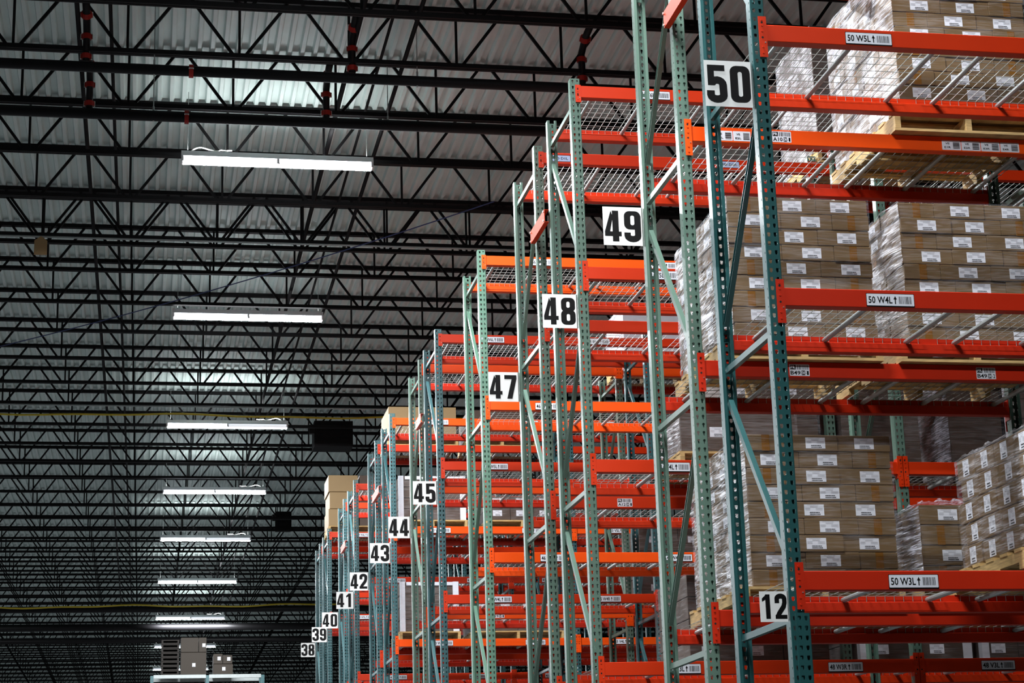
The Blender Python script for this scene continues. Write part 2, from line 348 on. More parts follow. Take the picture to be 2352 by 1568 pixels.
def small_sticker(lines, seed, w_=.055*2.2, h=.066, blue=False):
    mb = MB(); mb.k = 1; rrect(mb, 0, 0, w_, h, -.0008); y = -.0016; mb.k = 0
    if blue:
        mb.k = 0; rrect(mb, -.004, -.004, w_+.004, h+.004, -.0004); put_text(mb, lines[0], .02, .016, w_-.02, h-.016, y)
    elif lines[0] == 'PR':
        mb.quad((.004,y,h*.55),(w_*.32,y,h*.55),(w_*.32,y,h-.004),(.004,y,h-.004)); bars(mb, w_*.38, h*.55, w_-.006, h-.005, y, seed)
        a, b, c = lines[1]; z0, z1 = .007, h*.44
        put_text(mb, a, .006, z0, w_*.54, z1, y); mb.quad((w_*.60,y,z0-.002),(w_*.77,y,z0-.002),(w_*.77,y,z1+.002),(w_*.60,y,z1+.002)); put_text(mb, c, w_*.86, z0, w_*.95, z1, y)
        mb.quad((w_*.55,y,.015),(w_*.585,y,.015),(w_*.585,y,.018),(w_*.55,y,.018)); mb.quad((w_*.79,y,.015),(w_*.83,y,.015),(w_*.83,y,.018),(w_*.79,y,.018))
        mb.k = 1; put_text(mb, 'PR', .008, h*.62, w_*.29, h*.88, y-.0006); put_text(mb, b, w_*.62, z0+.001, w_*.75, z1-.001, y-.0006)
    else:
        put_text(mb, lines[0], w_*.18, h*.58, w_*.40, h*.78, y); put_text(mb, lines[1], w_*.12, h*.18, w_*.46, h*.38, y); bars(mb, w_*.58, h*.14, w_*.93, h*.84, y, seed, False)
    return mb.mesh('shelf_sticker', M['black'], M['bluepaper'] if blue else M['paper'])
SEQ = ['W', 'V', 'T']
def paint(row, lv, rear):
    if row == 50: return 'redor' if lv < 5 else 'orange'
    if row == 49: return 'bright' if (lv == 5 and not rear) else 'redor'
    if row == 46: return 'bright'
    if row in (45, 48): return 'orange'
    if row == 47: return 'orange' if rear else 'orange'
    if row in (44, 43): return 'bright' if not rear else 'redor'
    return 'redor' if rear else 'orange'
def bay_word(k): return 'end bay' if k == 0 else 'second bay'
def beam(row, lv, k, rear):
    yf, yr, *_ = ROWS[row]; X = X0+k*BAY+PW+.004; z = LV[lv]+H
    p = paint(row, lv, rear); y = (yr+.005) if rear else (yf-.005)
    o = link('shelf_beam', BMESH[p, rear], None, (X, y, z))
    top = lv == 6
    link('connector', CMESH[p, rear, top], o, (-.004,0,0)); c = link('connector', CMESH[p, not rear if False else rear, top], o, (BL+.004,0,0)); c.scale = (-1,1,1)
    lab = 'orange %s beam of rack %d, %s, %s' % ('back' if rear else 'front', row, LNAME[lv], bay_word(k))
    if not rear and row in (50, 48, 46, 45, 43, 41, 39) and k < 2:
        tl = '%d %s%dL' % (row, SEQ[k], lv); tr_ = tl[:-1]+'R'
        for t, dx in ((tl, 3.815-X0-PW-.004), (tr_, 5.093-X0-PW-.004)):
            s = link('location_sticker', location_sticker(t), o, (dx, -.0002, -.092)); s['label'] = 'white location sticker reading '+t
        lab = 'orange front shelf beam bearing the stickers %s and %s' % (tl, tr_)
    if row == 49 and not rear and k == 0 and lv > 3:
        if lv == 5:
            for i in range(2): link('shelf_sticker', small_sticker(['VE', 'E%dL' % (i+1)], i, .116), o, (.155+i*.12,-.0002,-.088))
            for i in range(4): link('shelf_sticker', small_sticker(['VE', 'E%dR' % (i+1)], i, .131), o, (1.69+i*.1355,-.0002,-.092))
            link('shelf_sticker', small_sticker(['PR', ('A10', '04', '1')], 5, .128, .074), o, (.535,-.0002,-.085))
            lab = 'orange beam bearing VE stickers and the A10-04-1 sticker, behind rack 50'
        else:
            n = 'B49' if lv == 4 else 'B47'
            for i, dx in ((1, .545), (2, 1.78)): link('shelf_sticker', small_sticker(['PR', (n, '04', str(i))], lv+i, .13, .074), o, (dx,-.0002,-.09))
            if lv == 4: lab = 'orange beam bearing the stickers B49-04-1 and B49-04-2'
    if row == 47 and not rear and k == 0:
        if lv == 6:
            link('shelf_sticker', small_sticker(['FD D1L'], 1, .16, .055, True), o, (.08,-.0002,-.078)); link('shelf_sticker', small_sticker(['FD D2R'], 1, .175, .055, True), o, (1.61,-.0002,-.078))
            lab = 'orange top beam bearing the pale blue FD D1L sticker'
        if lv == 4:
            link('shelf_sticker', small_sticker(['PR', ('A12', '04', '1')], 9, .13, .07), o, (.53,-.0002,-.088)); lab = 'orange beam bearing the white PR A12-04-1 sticker'
    if row == 44 and not rear and k == 0 and lv == 4:
        link('shelf_sticker', small_sticker(['PR', ('B19', '04', '1')], 9, .16, .08), o, (.75,-.0002,-.09))
    return tag(o, lab, 'shelf beam', 'orange shelf beams of the pallet racks')

# ------------------------------------------------------------------ wire decks
def deck_mesh(dep, cross):
    mb = MB(); W = 1.135; n = 21; r = .0021; ya, yb = .040, dep-.040
    for i in range(n):
        x = .006+i*(W-.012)/(n-1); mb.tube([(x,ya+.004,-.036),(x,ya+.004,-.002),(x,yb-.004,-.002),(x,yb-.004,-.036)], r, 4)
    m_ = int((yb-ya)/cross)
    for j in range(m_+1):
        y = ya+.02+j*(yb-ya-.04)/m_; mb.tube([(0,y,-.006),(W,y,-.006)], r, 4)
    return mb.mesh('wire_mesh', M['zinc'])
def chan_mesh(dep):
    mb = MB(); mb.tube([(0,.044,-.026),(0,dep-.044,-.026)], .0155, 10); return mb.mesh('support_tube', M['tube'], smooth=False)
_dm = {}
def wire_deck(row, lv, k, i):
    yf, yr, *_ = ROWS[row]; dep = round(yr-yf, 2)
    if dep not in _dm: _dm[dep] = (deck_mesh(dep, .1), chan_mesh(dep))
    X = X0+k*BAY+PW+.028+i*1.245; z = LV[lv]+H
    o = link('wire_deck', _dm[dep][0], None, (X, yf-.005+.005, z))
    for dx in (.11, .54, 1.05): link('support_tube', _dm[dep][1], o, (dx,0,0))
    side = 'left' if i == 0 else 'right'
    return tag(o, '%s wire mesh deck of rack %d, %s, %s' % (side, row, LNAME[lv], bay_word(k)), 'wire deck', 'galvanized wire decks on the rack beams')
for r in ROWS:
    for k in range(ROWS[r][4]):
        for lv in LV:
            for rear in (False, True): beam(r, lv, k, rear)
            for i in (0, 1): wire_deck(r, lv, k, i)

# row spacers between back to back frames
for (a, b, z, m_) in ((50, 49, 5.24, 'spacer'), (48, 47, 5.24, 'spacer'), (45, 44, 5.24, 'pinkor'), (43, 42, 5.2, 'pinkor'), (41, 40, 5.2, 'pinkor')):
    y0, y1 = ROWS[a][1], ROWS[b][0]; mb = MB(); mb.channel((-.046,0-.03,0), (-.046,y1-y0+.04,0), .11, .04, Vector((0,0,1)), .004)
    o = link('row_spacer', mb.mesh('row_spacer', M[m_]), None, (X0, y0, z+H))
    bm_ = MB()
    for yy, zz in ((-.015,.04),(-.015,-.04),(y1-y0+.025,.04),(y1-y0+.025,-.04)): bm_.tube([(-.046,yy,zz),(-.056,yy,zz)], .009, 6)
    link('bolts', bm_.mesh('bolts', M['bolt']), o)
    tag(o, 'orange row spacer bracket bolted between racks %d and %d' % (a, b), 'bracket', 'row spacers')

# ------------------------------------------------------------------ aisle signs
def sign(txt, y, x0, x1, z0, z1, fold=.03):
    mb = MB(); xl, xr = x0, x1-fold*.35
    h0, h1 = z0+H, z1+H; t = .002; yf = y-.07
    o = link('aisle_sign', None, None, (x0, y, h0)); W = x1-x0; hh = h1-h0; wv = W-.022
    mb.box(0, -.03, 0, wv, -.03+t, hh)                                        # face
    mb.add([(wv,-.03,0.0),(wv,-.03+t,0),(W,.02,.012),(W,.02-t,.012),(wv,-.03,hh),(wv,-.03+t,hh),(W,.02,hh+.014),(W,.02-t,hh+.014)],
           [(0,1,2,3),(4,7,6,5),(0,3,7,4),(1,5,6,2),(2,6,7,3)])
    link('plate', mb.mesh('plate', M['white']), o)
    link('digits', digits_mesh(txt, W*.035, hh*.10, wv*.97, hh*.90, -.031).mesh('digits', M['black']), o)
    return tag(o, 'white aisle sign with the bold black number '+txt, 'sign', 'white numbered aisle signs')
for r in (50, 49, 48, 47, 45, 44, 43, 42, 41, 40, 39, 38):
    y = ROWS[r][0] if r in (50, 48, 45, 43, 41, 39) else ROWS[r][1]-PD
    sign(str(r), y+.02, 2.975, X0-.001, 3.99, 4.262)
sign('12', ROWS[50][0]-.005, 3.096, X0-.001, 1.155, 1.312)

# ------------------------------------------------------------------ pallets, cartons, film
def pallet(x, y, z, label, w_=1.016, d=1.2):
    o = link('wooden_pallet', None, None, (x, y, z+H)); hh = .13
    for i in range(3):
        mb = MB(); xx = i*(w_-.038)/2; mb.box(xx, 0, .018, xx+.038, d*.2, hh-.018); mb.box(xx, d*.2, .055, xx+.038, d*.4, hh-.018); mb.box(xx, d*.4, .018, xx+.038, d*.6, hh-.018); mb.box(xx, d*.6, .055, xx+.038, d*.8, hh-.018); mb.box(xx, d*.8, .018, xx+.038, d, hh-.018)
        link('stringer', mb.mesh('stringer', M['wood']), o)
    for i in range(7):
        mb = MB(); yy = i*(d-.095)/6; mb.box(-.004, yy, hh-.018, w_+.004, yy+.095, hh); link('top_board', mb.mesh('top_board', M['wood']), o)
    for yy in (0, (d-.095)/2, d-.095):
        mb = MB(); mb.box(-.004, yy, 0, w_+.004, yy+.095, .018); link('bottom_board', mb.mesh('bottom_board', M['wood']), o)
    return tag(o, label, 'pallet', 'wooden pallets under the loads')
_cm = {}
def carton_mesh(w_, d, h, m='carton', taped=False):
    k = (round(w_,3), round(d,3), round(h,3), m, taped)
    if k in _cm: return _cm[k]
    mb = MB(); b = .004; g = .0015
    def ring(e, zz): return [(e,e,zz),(w_-e,e,zz),(w_-e,d-e,zz),(e,d-e,zz)]
    vs = ring(b+g,g)+ring(g,b+g)+ring(g,h-b-g)+ring(b+g,h-g)
    fs = [(3,2,1,0),(12,13,14,15)]+[(4*j+i, 4*j+(i+1)%4, 4*j+4+(i+1)%4, 4*j+4+i) for j in range(3) for i in range(4)]
    mb.add(vs, fs)
    if taped:
        mb.k = 1; c = w_*.52; mb.box(c-.025, g-.0012, .002, c+.025, g+.001, h-.002)
    _cm[k] = mb.mesh('carton', M[m], M['tape']); return _cm[k]
_lm = {}
def label_mesh(w_, h, seed=0):
    k = (w_, h, seed)
    if k in _lm: return _lm[k]
    mb = MB(); y = 0; mb.quad((0,y,0),(w_,y,0),(w_,y,h),(0,y,h)); rd = random.Random(seed); y = -.0006; mb.k = 2
    mb.quad((w_*.15,y,h*.93),(w_*.72,y,h*.93),(w_*.72,y,h*.955),(w_*.15,y,h*.955))
    for i in range(5):
        z = h*(.82-i*.085); a = w_*.3 if i < 2 else w_*.05; b = w_*(.6+.1*rd.random()) if i < 2 else w_*.3
        mb.quad((a,y,z),(b,y,z),(b,y,z+h*.022),(a,y,z+h*.022))
        if i > 1: mb.quad((w_*.58,y,z),(w_*.93,y,z),(w_*.93,y,z+h*.022),(w_*.58,y,z+h*.022))
    mb.k = 1
    for z in (h*.23, h*.07):
        x = .27
        while x < .78: q = rd.uniform(.02,.06); mb.quad((w_*x,y,z),(w_*(x+q),y,z),(w_*(x+q),y,z+h*.085),(w_*x,y,z+h*.085)); x += q+rd.uniform(.006,.016)
    _lm[k] = mb.mesh('label', M['paper'], M['black'], M['ink']); return _lm[k]
def carton(x, y, z, w_, d, h, label, group, lab=None, m='carton', taped=False, rot=0, cat='carton'):
    o = link('carton', carton_mesh(w_, d, h, m, taped), None, (x, y, z+H), (0,0,rot))
    if lab:
        lw, lh, lx, lz = lab; link('label', label_mesh(lw, lh), o, (lx, .0002, lz))
    return tag(o, label, cat, group)
from mathutils import noise
def film(x0, y0, z0, x1, y1, z1, label, left='film', front='clear', amp=.012, seed=1, bulge=.0, back=True, cap=False):
    mb = MB()
    def ridge(u, v, k): return noise.fractal(Vector((u*2.2+seed*7.3, v*17+u*3.5+seed, k)), .8, 2.1, 3)
    def sheet(P, nu, nv, nrm, k, a_):
        mb.k = k; vs = []
        for j in range(nv+1):
            for i in range(nu+1):
                u, v = i/nu, j/nv; e = min(1, 6*min(u, 1-u)+.25)
                off = a_*(.6+.9*ridge(u, v, k))*e+bulge*math.sin(PI*u)*(1-v)
                vs.append(P(u, v)+nrm*max(off, .0015))
        mb.add(vs, [(j*(nu+1)+i, j*(nu+1)+i+1, (j+1)*(nu+1)+i+1, (j+1)*(nu+1)+i) for j in range(nv) for i in range(nu)])
    g = .004
    sheet(lambda u, v: Vector((x0-g, y1+g-(y1-y0+2*g)*u, z0+(z1-z0)*v)), 24, 64, Vector((-1,0,0)), 0, amp)
    sheet(lambda u, v: Vector((x0-g+(x1-x0+2*g)*u, y0-g, z0+(z1-z0)*v)), 16, 30, Vector((0,-1,0)), 1, amp*.3)
    sheet(lambda u, v: Vector((x1+g, y0-g+(y1-y0+2*g)*u, z0+(z1-z0)*v)), 12, 24, Vector((1,0,0)), 1, amp*.3)
    if back: sheet(lambda u, v: Vector((x1+g-(x1-x0+2*g)*u, y1+g, z0+(z1-z0)*v)), 12, 24, Vector((0,1,0)), 1, amp*.3)
    if cap:   # loose gathered film rising over the top edges
        mb.k = 0
        for (A_, B_, nr) in ((Vector((x0,y0,z1)), Vector((x1,y0,z1)), Vector((0,-1,0))), (Vector((x0,y1,z1)), Vector((x0,y0,z1)), Vector((-1,0,0)))):
            n = 60; vs = []
            for j in range(7):
                for i in range(n+1):
                    u = i/n; q = A_.lerp(B_, u); hh = .02+.045*abs(noise.noise(Vector((u*9, seed, 0))))+.02*noise.noise(Vector((u*30, seed, 3)))
                    vs.append(q+Vector((0,0,hh*j/6))+nr*(.012*noise.noise(Vector((u*35, j*.9, seed)))-.03*(j/6)**2))
            mb.add(vs, [(j*(n+1)+i, j*(n+1)+i+1, (j+1)*(n+1)+i+1, (j+1)*(n+1)+i) for j in range(6) for i in range(n)])
    o = link('stretch_film', mb.mesh('stretch_film', M[left], M[front]), None, (0,0,H))
    return tag(o, label, 'stretch film', 'stretch film around the loads')
def stack(x, y, z, nl, h, name, labels=True, skip_right=0, depth_n=3):
    """one load of cartons: front row and the left flank of every layer"""
    rd = random.Random(name)
    for l in range(nl):
        zz = z+l*h; dn = nl-1-l; jx = rd.uniform(-.006, .006)
        ws = [.245, .343, .343] if l % 2 == 0 else [.343, .343, .245]
        xx = x+jx
        for i, wd in enumerate(ws):
            taped = wd < .3
            lb = None if taped else (.126, .068, wd*.5-.063+rd.uniform(-.02,.03), (h-.068)/2)
            if skip_right and i == 2 and l == nl-1 and skip_right == 1: xx += wd; continue
            carton(xx, y+rd.uniform(-.006,.006), zz, wd, .305, h, '%s carton from left, %s layer down, front of %s' % (ORD[i], ORD[dn], name), 'cartons of '+name, lb, 'carton', taped)
            xx += wd
        for j in range(depth_n):
            yy = y+.312+j*.303+(.006 if l % 2 else 0)
            tp = (j+l) % 3 == 0; sh = rd.uniform(-.008, .004)
            o = carton(x+jx+sh, yy+.298, zz, .298, .30, h, '%s carton back, %s layer down, flank of %s' % (ORD[j], ORD[dn], name), 'cartons of '+name, None if tp else (.12, .068, .09, (h-.068)/2), 'carton', tp, -PI/2)
# row 49, loads seen above racks' beams
LT = {6: 6.02, 5: 4.498, 4: 2.959, 3: 1.423}
YF = 11.13
pallet(3.48, YF-.02, LT[4], 'pale pallet under the left load behind sticker 50 W4L')
stack(3.545, YF, LT[4]+.131, 9, .1035, 'the left load on shelf B49-04')
film(3.545, YF-.006, LT[4]+.133, 4.478, YF+1.225, LT[4]+.131+9*.1035, 'streaky clear film on the left load on shelf B49-04', amp=.018, seed=2, bulge=.05)
pallet(4.62, YF-.02, LT[4], 'pale pallet under the right load on shelf B49-04')
stack(4.69, YF, LT[4]+.131, 9, .1035, 'the right load on shelf B49-04')
film(4.69, YF-.006, LT[4]+.133, 5.623, YF+1.225, LT[4]+.131+9*.1035, 'shiny crumpled film on the right load on shelf B49-04', amp=.024, seed=5, bulge=.03)
pallet(4.70, YF-.04, LT[5], 'pale pallet above the VE E1R sticker', 1.016)
stack(4.765, YF, LT[5]+.131, 11, .1035, 'the load above the VE stickers')
film(4.765, YF-.006, LT[5]+.133, 5.70, YF+1.225, LT[5]+.131+11*.1035, 'wrinkled film on the load above the VE stickers', amp=.016, seed=8, bulge=.04)
pallet(3.50, YF-.02, LT[3], 'pale pallet behind the aisle sign 12')
stack(3.565, YF, LT[3]+.131, 9, .1035, 'the load behind sign 12')
film(3.565, YF-.006, LT[3]+.133, 4.50, YF+1.225, LT[3]+.131+9*.1035, 'bright streaky film on the load behind sign 12', amp=.018, seed=11, bulge=.03)
pallet(4.60, YF-.02, LT[3], 'pallet under the low dark stack above sticker 50 W3L')
stack(4.655, YF, LT[3]+.131, 4, .125, 'the low stack above sticker 50 W3L')
film(4.655, YF-.006, LT[3]+.133, 5.59, YF+1.225, LT[3]+.131+4*.125, 'dark glossy film on the low stack above 50 W3L', amp=.02, seed=14, bulge=.03, cap=True, left='grey_film')
# row 50, load on the near shelf at the right edge: its left flank faces the aisle
pallet(4.60, 9.46, LT[3], 'pallet at the lower right above the 50 W3L beam')
nm = 'the near load, right edge'
for l in range(5):
    n_ = 4; zz = LT[3]+.131+l*.126; sh = .10 if l % 2 else 0
    for j in range(n_):
        o = carton(4.63+random.uniform(-.006,.006), 9.45+.255+j*.25-sh*.4, zz, .247, .30, .126,
                   '%s carton from the near end, %s layer up, flank of %s' % (ORD[j], ORD[l], nm), 'cartons of '+nm, (.085, .092, .08, .018), 'carton', False, -PI/2)
    for j in range(2):
        carton(4.945+j*.33, 9.45-sh*.3, zz, .325, .3, .126, '%s front carton, %s layer up, %s' % (ORD[j], ORD[l], nm), 'cartons of '+nm, (.126,.068,.1,.03))
film(4.625, 9.41, LT[3]+.133, 5.6, 10.46, LT[3]+.131+5*.126, 'clear glossy film on the near load at the right edge', amp=.016, seed=21, bulge=.02, cap=True, left='mid_film', back=False)

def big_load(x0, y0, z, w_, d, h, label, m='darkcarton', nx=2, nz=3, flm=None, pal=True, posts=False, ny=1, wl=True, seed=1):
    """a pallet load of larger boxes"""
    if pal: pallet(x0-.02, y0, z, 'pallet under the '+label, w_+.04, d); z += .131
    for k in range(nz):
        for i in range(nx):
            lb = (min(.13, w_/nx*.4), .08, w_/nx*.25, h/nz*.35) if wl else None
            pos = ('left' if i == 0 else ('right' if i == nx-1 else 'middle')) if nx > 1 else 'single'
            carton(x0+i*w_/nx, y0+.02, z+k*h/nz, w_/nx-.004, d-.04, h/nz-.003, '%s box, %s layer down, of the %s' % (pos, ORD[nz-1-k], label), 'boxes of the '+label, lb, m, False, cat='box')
    if posts:
        for px, nm_ in ((x0, 'left'), (x0+w_-.004, 'right')):
            s = 1 if nm_ == 'left' else -1; mb = MB(); mb.box(*sorted((px, px-s*.006))[:1], y0+.012, z, sorted((px, px-s*.006))[1], y0+.08, z+h)
            mb.box(min(px-s*.006, px+s*.075), y0+.008, z, max(px-s*.006, px+s*.06), y0+.014, z+h)
            tag(link('corner_board', mb.mesh('corner_board', M['paper']), None, (0,0,H)), 'white %s corner board of the %s' % (nm_, label), 'corner board')
        mb = MB(); mb.box(x0+.08, y0+.009, z+h-.05, x0+w_-.08, y0+.015, z+h-.005)
        tag(link('edge_board', mb.mesh('edge_board', M['paper']), None, (0,0,H)), 'white top edge board of the '+label, 'corner board')
    if flm: film(x0-.008, y0+.004, z, x0+w_+.004, y0+d, z+h, 'stretch film on the '+label, left=flm, amp=.012, seed=seed)
Z = LT
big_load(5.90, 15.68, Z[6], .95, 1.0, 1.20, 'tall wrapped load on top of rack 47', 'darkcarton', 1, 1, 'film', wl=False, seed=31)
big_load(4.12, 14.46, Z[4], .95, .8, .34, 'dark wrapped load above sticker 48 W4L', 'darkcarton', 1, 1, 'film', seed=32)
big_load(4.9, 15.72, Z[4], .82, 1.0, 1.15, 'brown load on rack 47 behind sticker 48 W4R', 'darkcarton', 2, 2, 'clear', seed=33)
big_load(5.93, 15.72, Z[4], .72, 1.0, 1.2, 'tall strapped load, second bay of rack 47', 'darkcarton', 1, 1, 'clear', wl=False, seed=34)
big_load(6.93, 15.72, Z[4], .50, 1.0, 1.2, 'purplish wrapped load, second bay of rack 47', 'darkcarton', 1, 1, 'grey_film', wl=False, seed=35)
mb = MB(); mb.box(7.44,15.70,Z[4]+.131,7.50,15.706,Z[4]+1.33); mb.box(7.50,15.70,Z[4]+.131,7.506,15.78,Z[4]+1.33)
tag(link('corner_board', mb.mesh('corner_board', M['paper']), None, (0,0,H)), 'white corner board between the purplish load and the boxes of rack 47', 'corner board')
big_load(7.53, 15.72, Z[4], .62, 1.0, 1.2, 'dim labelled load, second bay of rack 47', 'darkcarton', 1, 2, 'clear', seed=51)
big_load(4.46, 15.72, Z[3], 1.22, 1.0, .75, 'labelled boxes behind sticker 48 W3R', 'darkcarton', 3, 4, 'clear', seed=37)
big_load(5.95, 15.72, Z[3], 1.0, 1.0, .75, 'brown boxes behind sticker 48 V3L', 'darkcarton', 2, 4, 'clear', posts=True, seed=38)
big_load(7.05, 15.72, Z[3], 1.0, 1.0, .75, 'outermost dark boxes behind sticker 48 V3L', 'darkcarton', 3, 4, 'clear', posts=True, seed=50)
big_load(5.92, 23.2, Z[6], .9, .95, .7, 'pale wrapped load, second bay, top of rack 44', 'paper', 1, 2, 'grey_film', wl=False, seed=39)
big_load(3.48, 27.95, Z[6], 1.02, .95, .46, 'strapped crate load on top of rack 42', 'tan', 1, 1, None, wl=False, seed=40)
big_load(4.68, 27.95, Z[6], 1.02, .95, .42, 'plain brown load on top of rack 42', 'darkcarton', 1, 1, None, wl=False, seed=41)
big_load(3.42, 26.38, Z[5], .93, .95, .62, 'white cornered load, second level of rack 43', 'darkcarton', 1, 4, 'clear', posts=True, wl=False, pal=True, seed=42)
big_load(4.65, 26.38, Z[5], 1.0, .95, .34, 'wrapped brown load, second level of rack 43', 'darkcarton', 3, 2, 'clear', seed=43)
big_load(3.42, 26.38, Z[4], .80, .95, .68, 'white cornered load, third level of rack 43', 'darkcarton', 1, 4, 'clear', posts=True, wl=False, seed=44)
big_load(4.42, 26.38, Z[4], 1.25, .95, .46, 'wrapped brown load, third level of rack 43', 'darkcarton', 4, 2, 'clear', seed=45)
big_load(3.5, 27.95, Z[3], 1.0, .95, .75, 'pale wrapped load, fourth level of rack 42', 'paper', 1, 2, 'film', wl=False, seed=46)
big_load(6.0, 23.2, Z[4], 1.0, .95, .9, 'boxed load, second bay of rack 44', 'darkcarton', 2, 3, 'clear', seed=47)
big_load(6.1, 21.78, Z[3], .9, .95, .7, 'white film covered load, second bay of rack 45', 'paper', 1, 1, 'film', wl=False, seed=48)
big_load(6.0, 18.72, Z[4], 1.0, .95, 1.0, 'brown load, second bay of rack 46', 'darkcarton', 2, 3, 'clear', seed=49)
# the brown carton tower on top of rack 39
for k in range(3):
    carton(3.30+.02*(k % 2), 35.715, Z[6]+.131+k*.32, .55, .87, .315, 'large brown box, %s from the top, in the tower on rack 39' % ORD[2-k], 'box tower on rack 39', None, 'tan', False, cat='box')
    carton(3.88, 35.715, Z[6]+.131+k*.32, .5, .87, .315, 'large brown box right of the tower, %s from the top, on rack 39' % ORD[2-k], 'box tower on rack 39', None, 'darkcarton', False, cat='box')
pallet(3.3, 35.71, Z[6], 'pallet under the brown box tower on rack 39', 1.08, .88)

# ------------------------------------------------------------------ the far rack beyond the lamps
YR = 57.0
def far_rack():
    for i, x in enumerate((.15, 1.72, 3.3)):
        mb = MB(); mb.box(0,0,0,.09,.08,7.12); mb.box(0,1.0,0,.09,1.08,7.12)
        for z in range(1, 7): mb.bar((.045,.04,z), (.045,1.04,z-.35), .04, .03, Vector((1,0,0)))
        tag(link('upright_frame', mb.mesh('upright_frame', M['bluegreen']), None, (x,YR,0)), ['left','middle','right'][i]+' upright frame of the distant rack under the last lamps', 'rack frame', 'distant rack')
    for i, x in enumerate((.24, 1.81)):
        for y, nm_ in ((YR-.01, 'front'), (YR+1.02, 'back')):
            mb = MB(); mb.box(0,0,-.1,1.48,.07,0)
            tag(link('shelf_beam', mb.mesh('shelf_beam', M['tube']), None, (x,y,5.49+H)), 'pale %s beam under the %s of the distant boxes' % (nm_, ['left','right'][i]), 'shelf beam', 'distant rack')
far_rack()
zf = 5.50
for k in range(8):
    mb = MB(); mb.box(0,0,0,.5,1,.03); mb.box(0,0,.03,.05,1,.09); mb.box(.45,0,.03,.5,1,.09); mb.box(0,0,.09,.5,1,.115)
    tag(link('wooden_pallet', mb.mesh('wooden_pallet', M['shaded_wood']), None, (.45,YR+.02,zf+H+k*.125)), 'dark empty pallet, %s from the bottom, left of distant boxes' % ORD[k], 'pallet', 'stacked empty pallets in the distance')
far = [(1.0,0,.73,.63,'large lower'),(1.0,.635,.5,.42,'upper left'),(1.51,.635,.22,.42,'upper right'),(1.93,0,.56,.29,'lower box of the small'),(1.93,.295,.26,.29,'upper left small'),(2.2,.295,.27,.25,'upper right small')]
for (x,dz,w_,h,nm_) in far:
    carton(x, YR+.03, zf+dz, w_-.004, .9, h-.003, 'distant brown box, %s one, below the last lamp' % nm_, 'distant boxes', (.09,.10,w_*.45,h*.35) if w_ < .3 or dz == 0 else None, 'shaded_carton', False, cat='box')

# ------------------------------------------------------------------ roof: deck, joists, pipes
HT = 9.65; HB = 8.90
def ceiling():
    mb = MB(); p = .1555; x = -16.0; prof = []
    while x < 34: prof += [(x,0),(x+.044,0),(x+.062,.055),(x+.1375,.055)]; x += p
    ys = [-14, 130]; vs = [(a, y, HT+b) for y in ys for a, b in prof]; n = len(prof)
    mb.add(vs, [(i,i+1,n+i+1,n+i) for i in range(n-1)])
    return struct('ceiling', mb.mesh('ceiling', M['deck']), (0,0,H))
ceiling()
mb = MB(); mb.box(-16,-14,HT+.07,34,130,HT+.14); struct('roof', mb.mesh('roof', M['joist']), (0,0,H))
mb = MB(); mb.box(-16,-14,-.2,34,130,0); struct('floor', mb.mesh('floor', M['floor']))
mb = MB(); mb.box(-16,130,0,34,130.2,HT+H); struct('wall_back', mb.mesh('wall_back', M['wall']))
mb = MB(); mb.box(-16.2,-14,0,-16,130,HT+H); struct('wall_left', mb.mesh('wall_left', M['wall']))
JX0, JX1 = -14.08, 32.0
def joist_parts():
    t = MB(); t.box(JX0,-.045,HT-.062,JX1,-.008,HT-.004); t.box(JX0,.008,HT-.062,JX1,.045,HT-.004)
    b = MB(); b.box(JX0,-.042,HB,JX1,-.008,HB+.052); b.box(JX0,.008,HB,JX1,.042,HB+.052)
    w_ = MB(); x = JX0; k = 0
    P_ = 1.248; x = -.33-11*P_
    zb, zt = HB+.03, HT-.035
    while x < JX1-1.3:
        w_.bar((x,0,zb),(x,0,zt), .016, .030, Vector((0,1,0)))
        w_.bar((x+.06,0,zb),(x+P_/2-.07,0,zt), .030, .034, Vector((0,1,0))); w_.bar((x+P_-.06,0,zb),(x+P_/2+.07,0,zt), .030, .034, Vector((0,1,0)))
        x += P_
    return t.mesh('top_chord', M['joist']), b.mesh('bottom_chord', M['joist']), w_.mesh('web', M['joist'])
TC, BC, WB = joist_parts()
T = [.500, .4679, .434, .404, .377, .353, .349, .333, .314, .297, .281, .267, .255, .243, .232]
JY = [HT/t for t in T]
y = JY[-1]
while y < 126: y += 1.83; JY.append(y); 
JY = [11.0+1.83*i for i in range(5)]+JY
for i, y in enumerate(JY):
    o = link('roof_joist', None, None, (0,y,H))
    link('top_chord', TC, o); link('bottom_chord', BC, o); link('web', WB, o)
    vis = i-5
    if vis < 0: lab = 'black open web roof joist above the top of the picture'
    elif vis < 20: lab = 'black open web roof joist, %s counted down from the top of the picture' % ORD[vis]
    else: lab = 'black open web roof joist in the distance, beyond the fourth lamp'
    tag(o, lab, 'roof joist', 'open web roof joists')
# pipes running along the building and across it
def pipe(name, pts, r, label, cat='pipe', m='pipe', n=12, group=None):
    mb = MB(); mb.tube(pts, r, n); o = link(name, mb.mesh(name, M[m], smooth=True), None, (0,0,H)); return tag(o, label, cat, group)
def coupling(o, p, ax, r, wd=.06, name='coupling'):
    p = Vector(p); ax = Vector(ax); mb = MB(); mb.tube([p-ax*wd/2, p+ax*wd/2], r*1.28, 12)
    sd = Vector((1,0,0)) if abs(ax.x) < .5 else Vector((0,1,0))
    for s in (-1,1): mb.bar(p+sd*s*r*1.2-ax*wd*.4, p+sd*s*r*1.2+ax*wd*.4, r*.7, r*.5, Vector((0,1,0)) if abs(ax.y) < .5 else Vector((0,0,1)))
    mb.k = 1
    for s in (-1,1): mb.tube([p+sd*s*r*1.45-ax*wd*.55, p+sd*s*r*1.45+ax*wd*.55], r*.16, 6)
    link(name, mb.mesh(name, M['red'], M['bolt']), o)
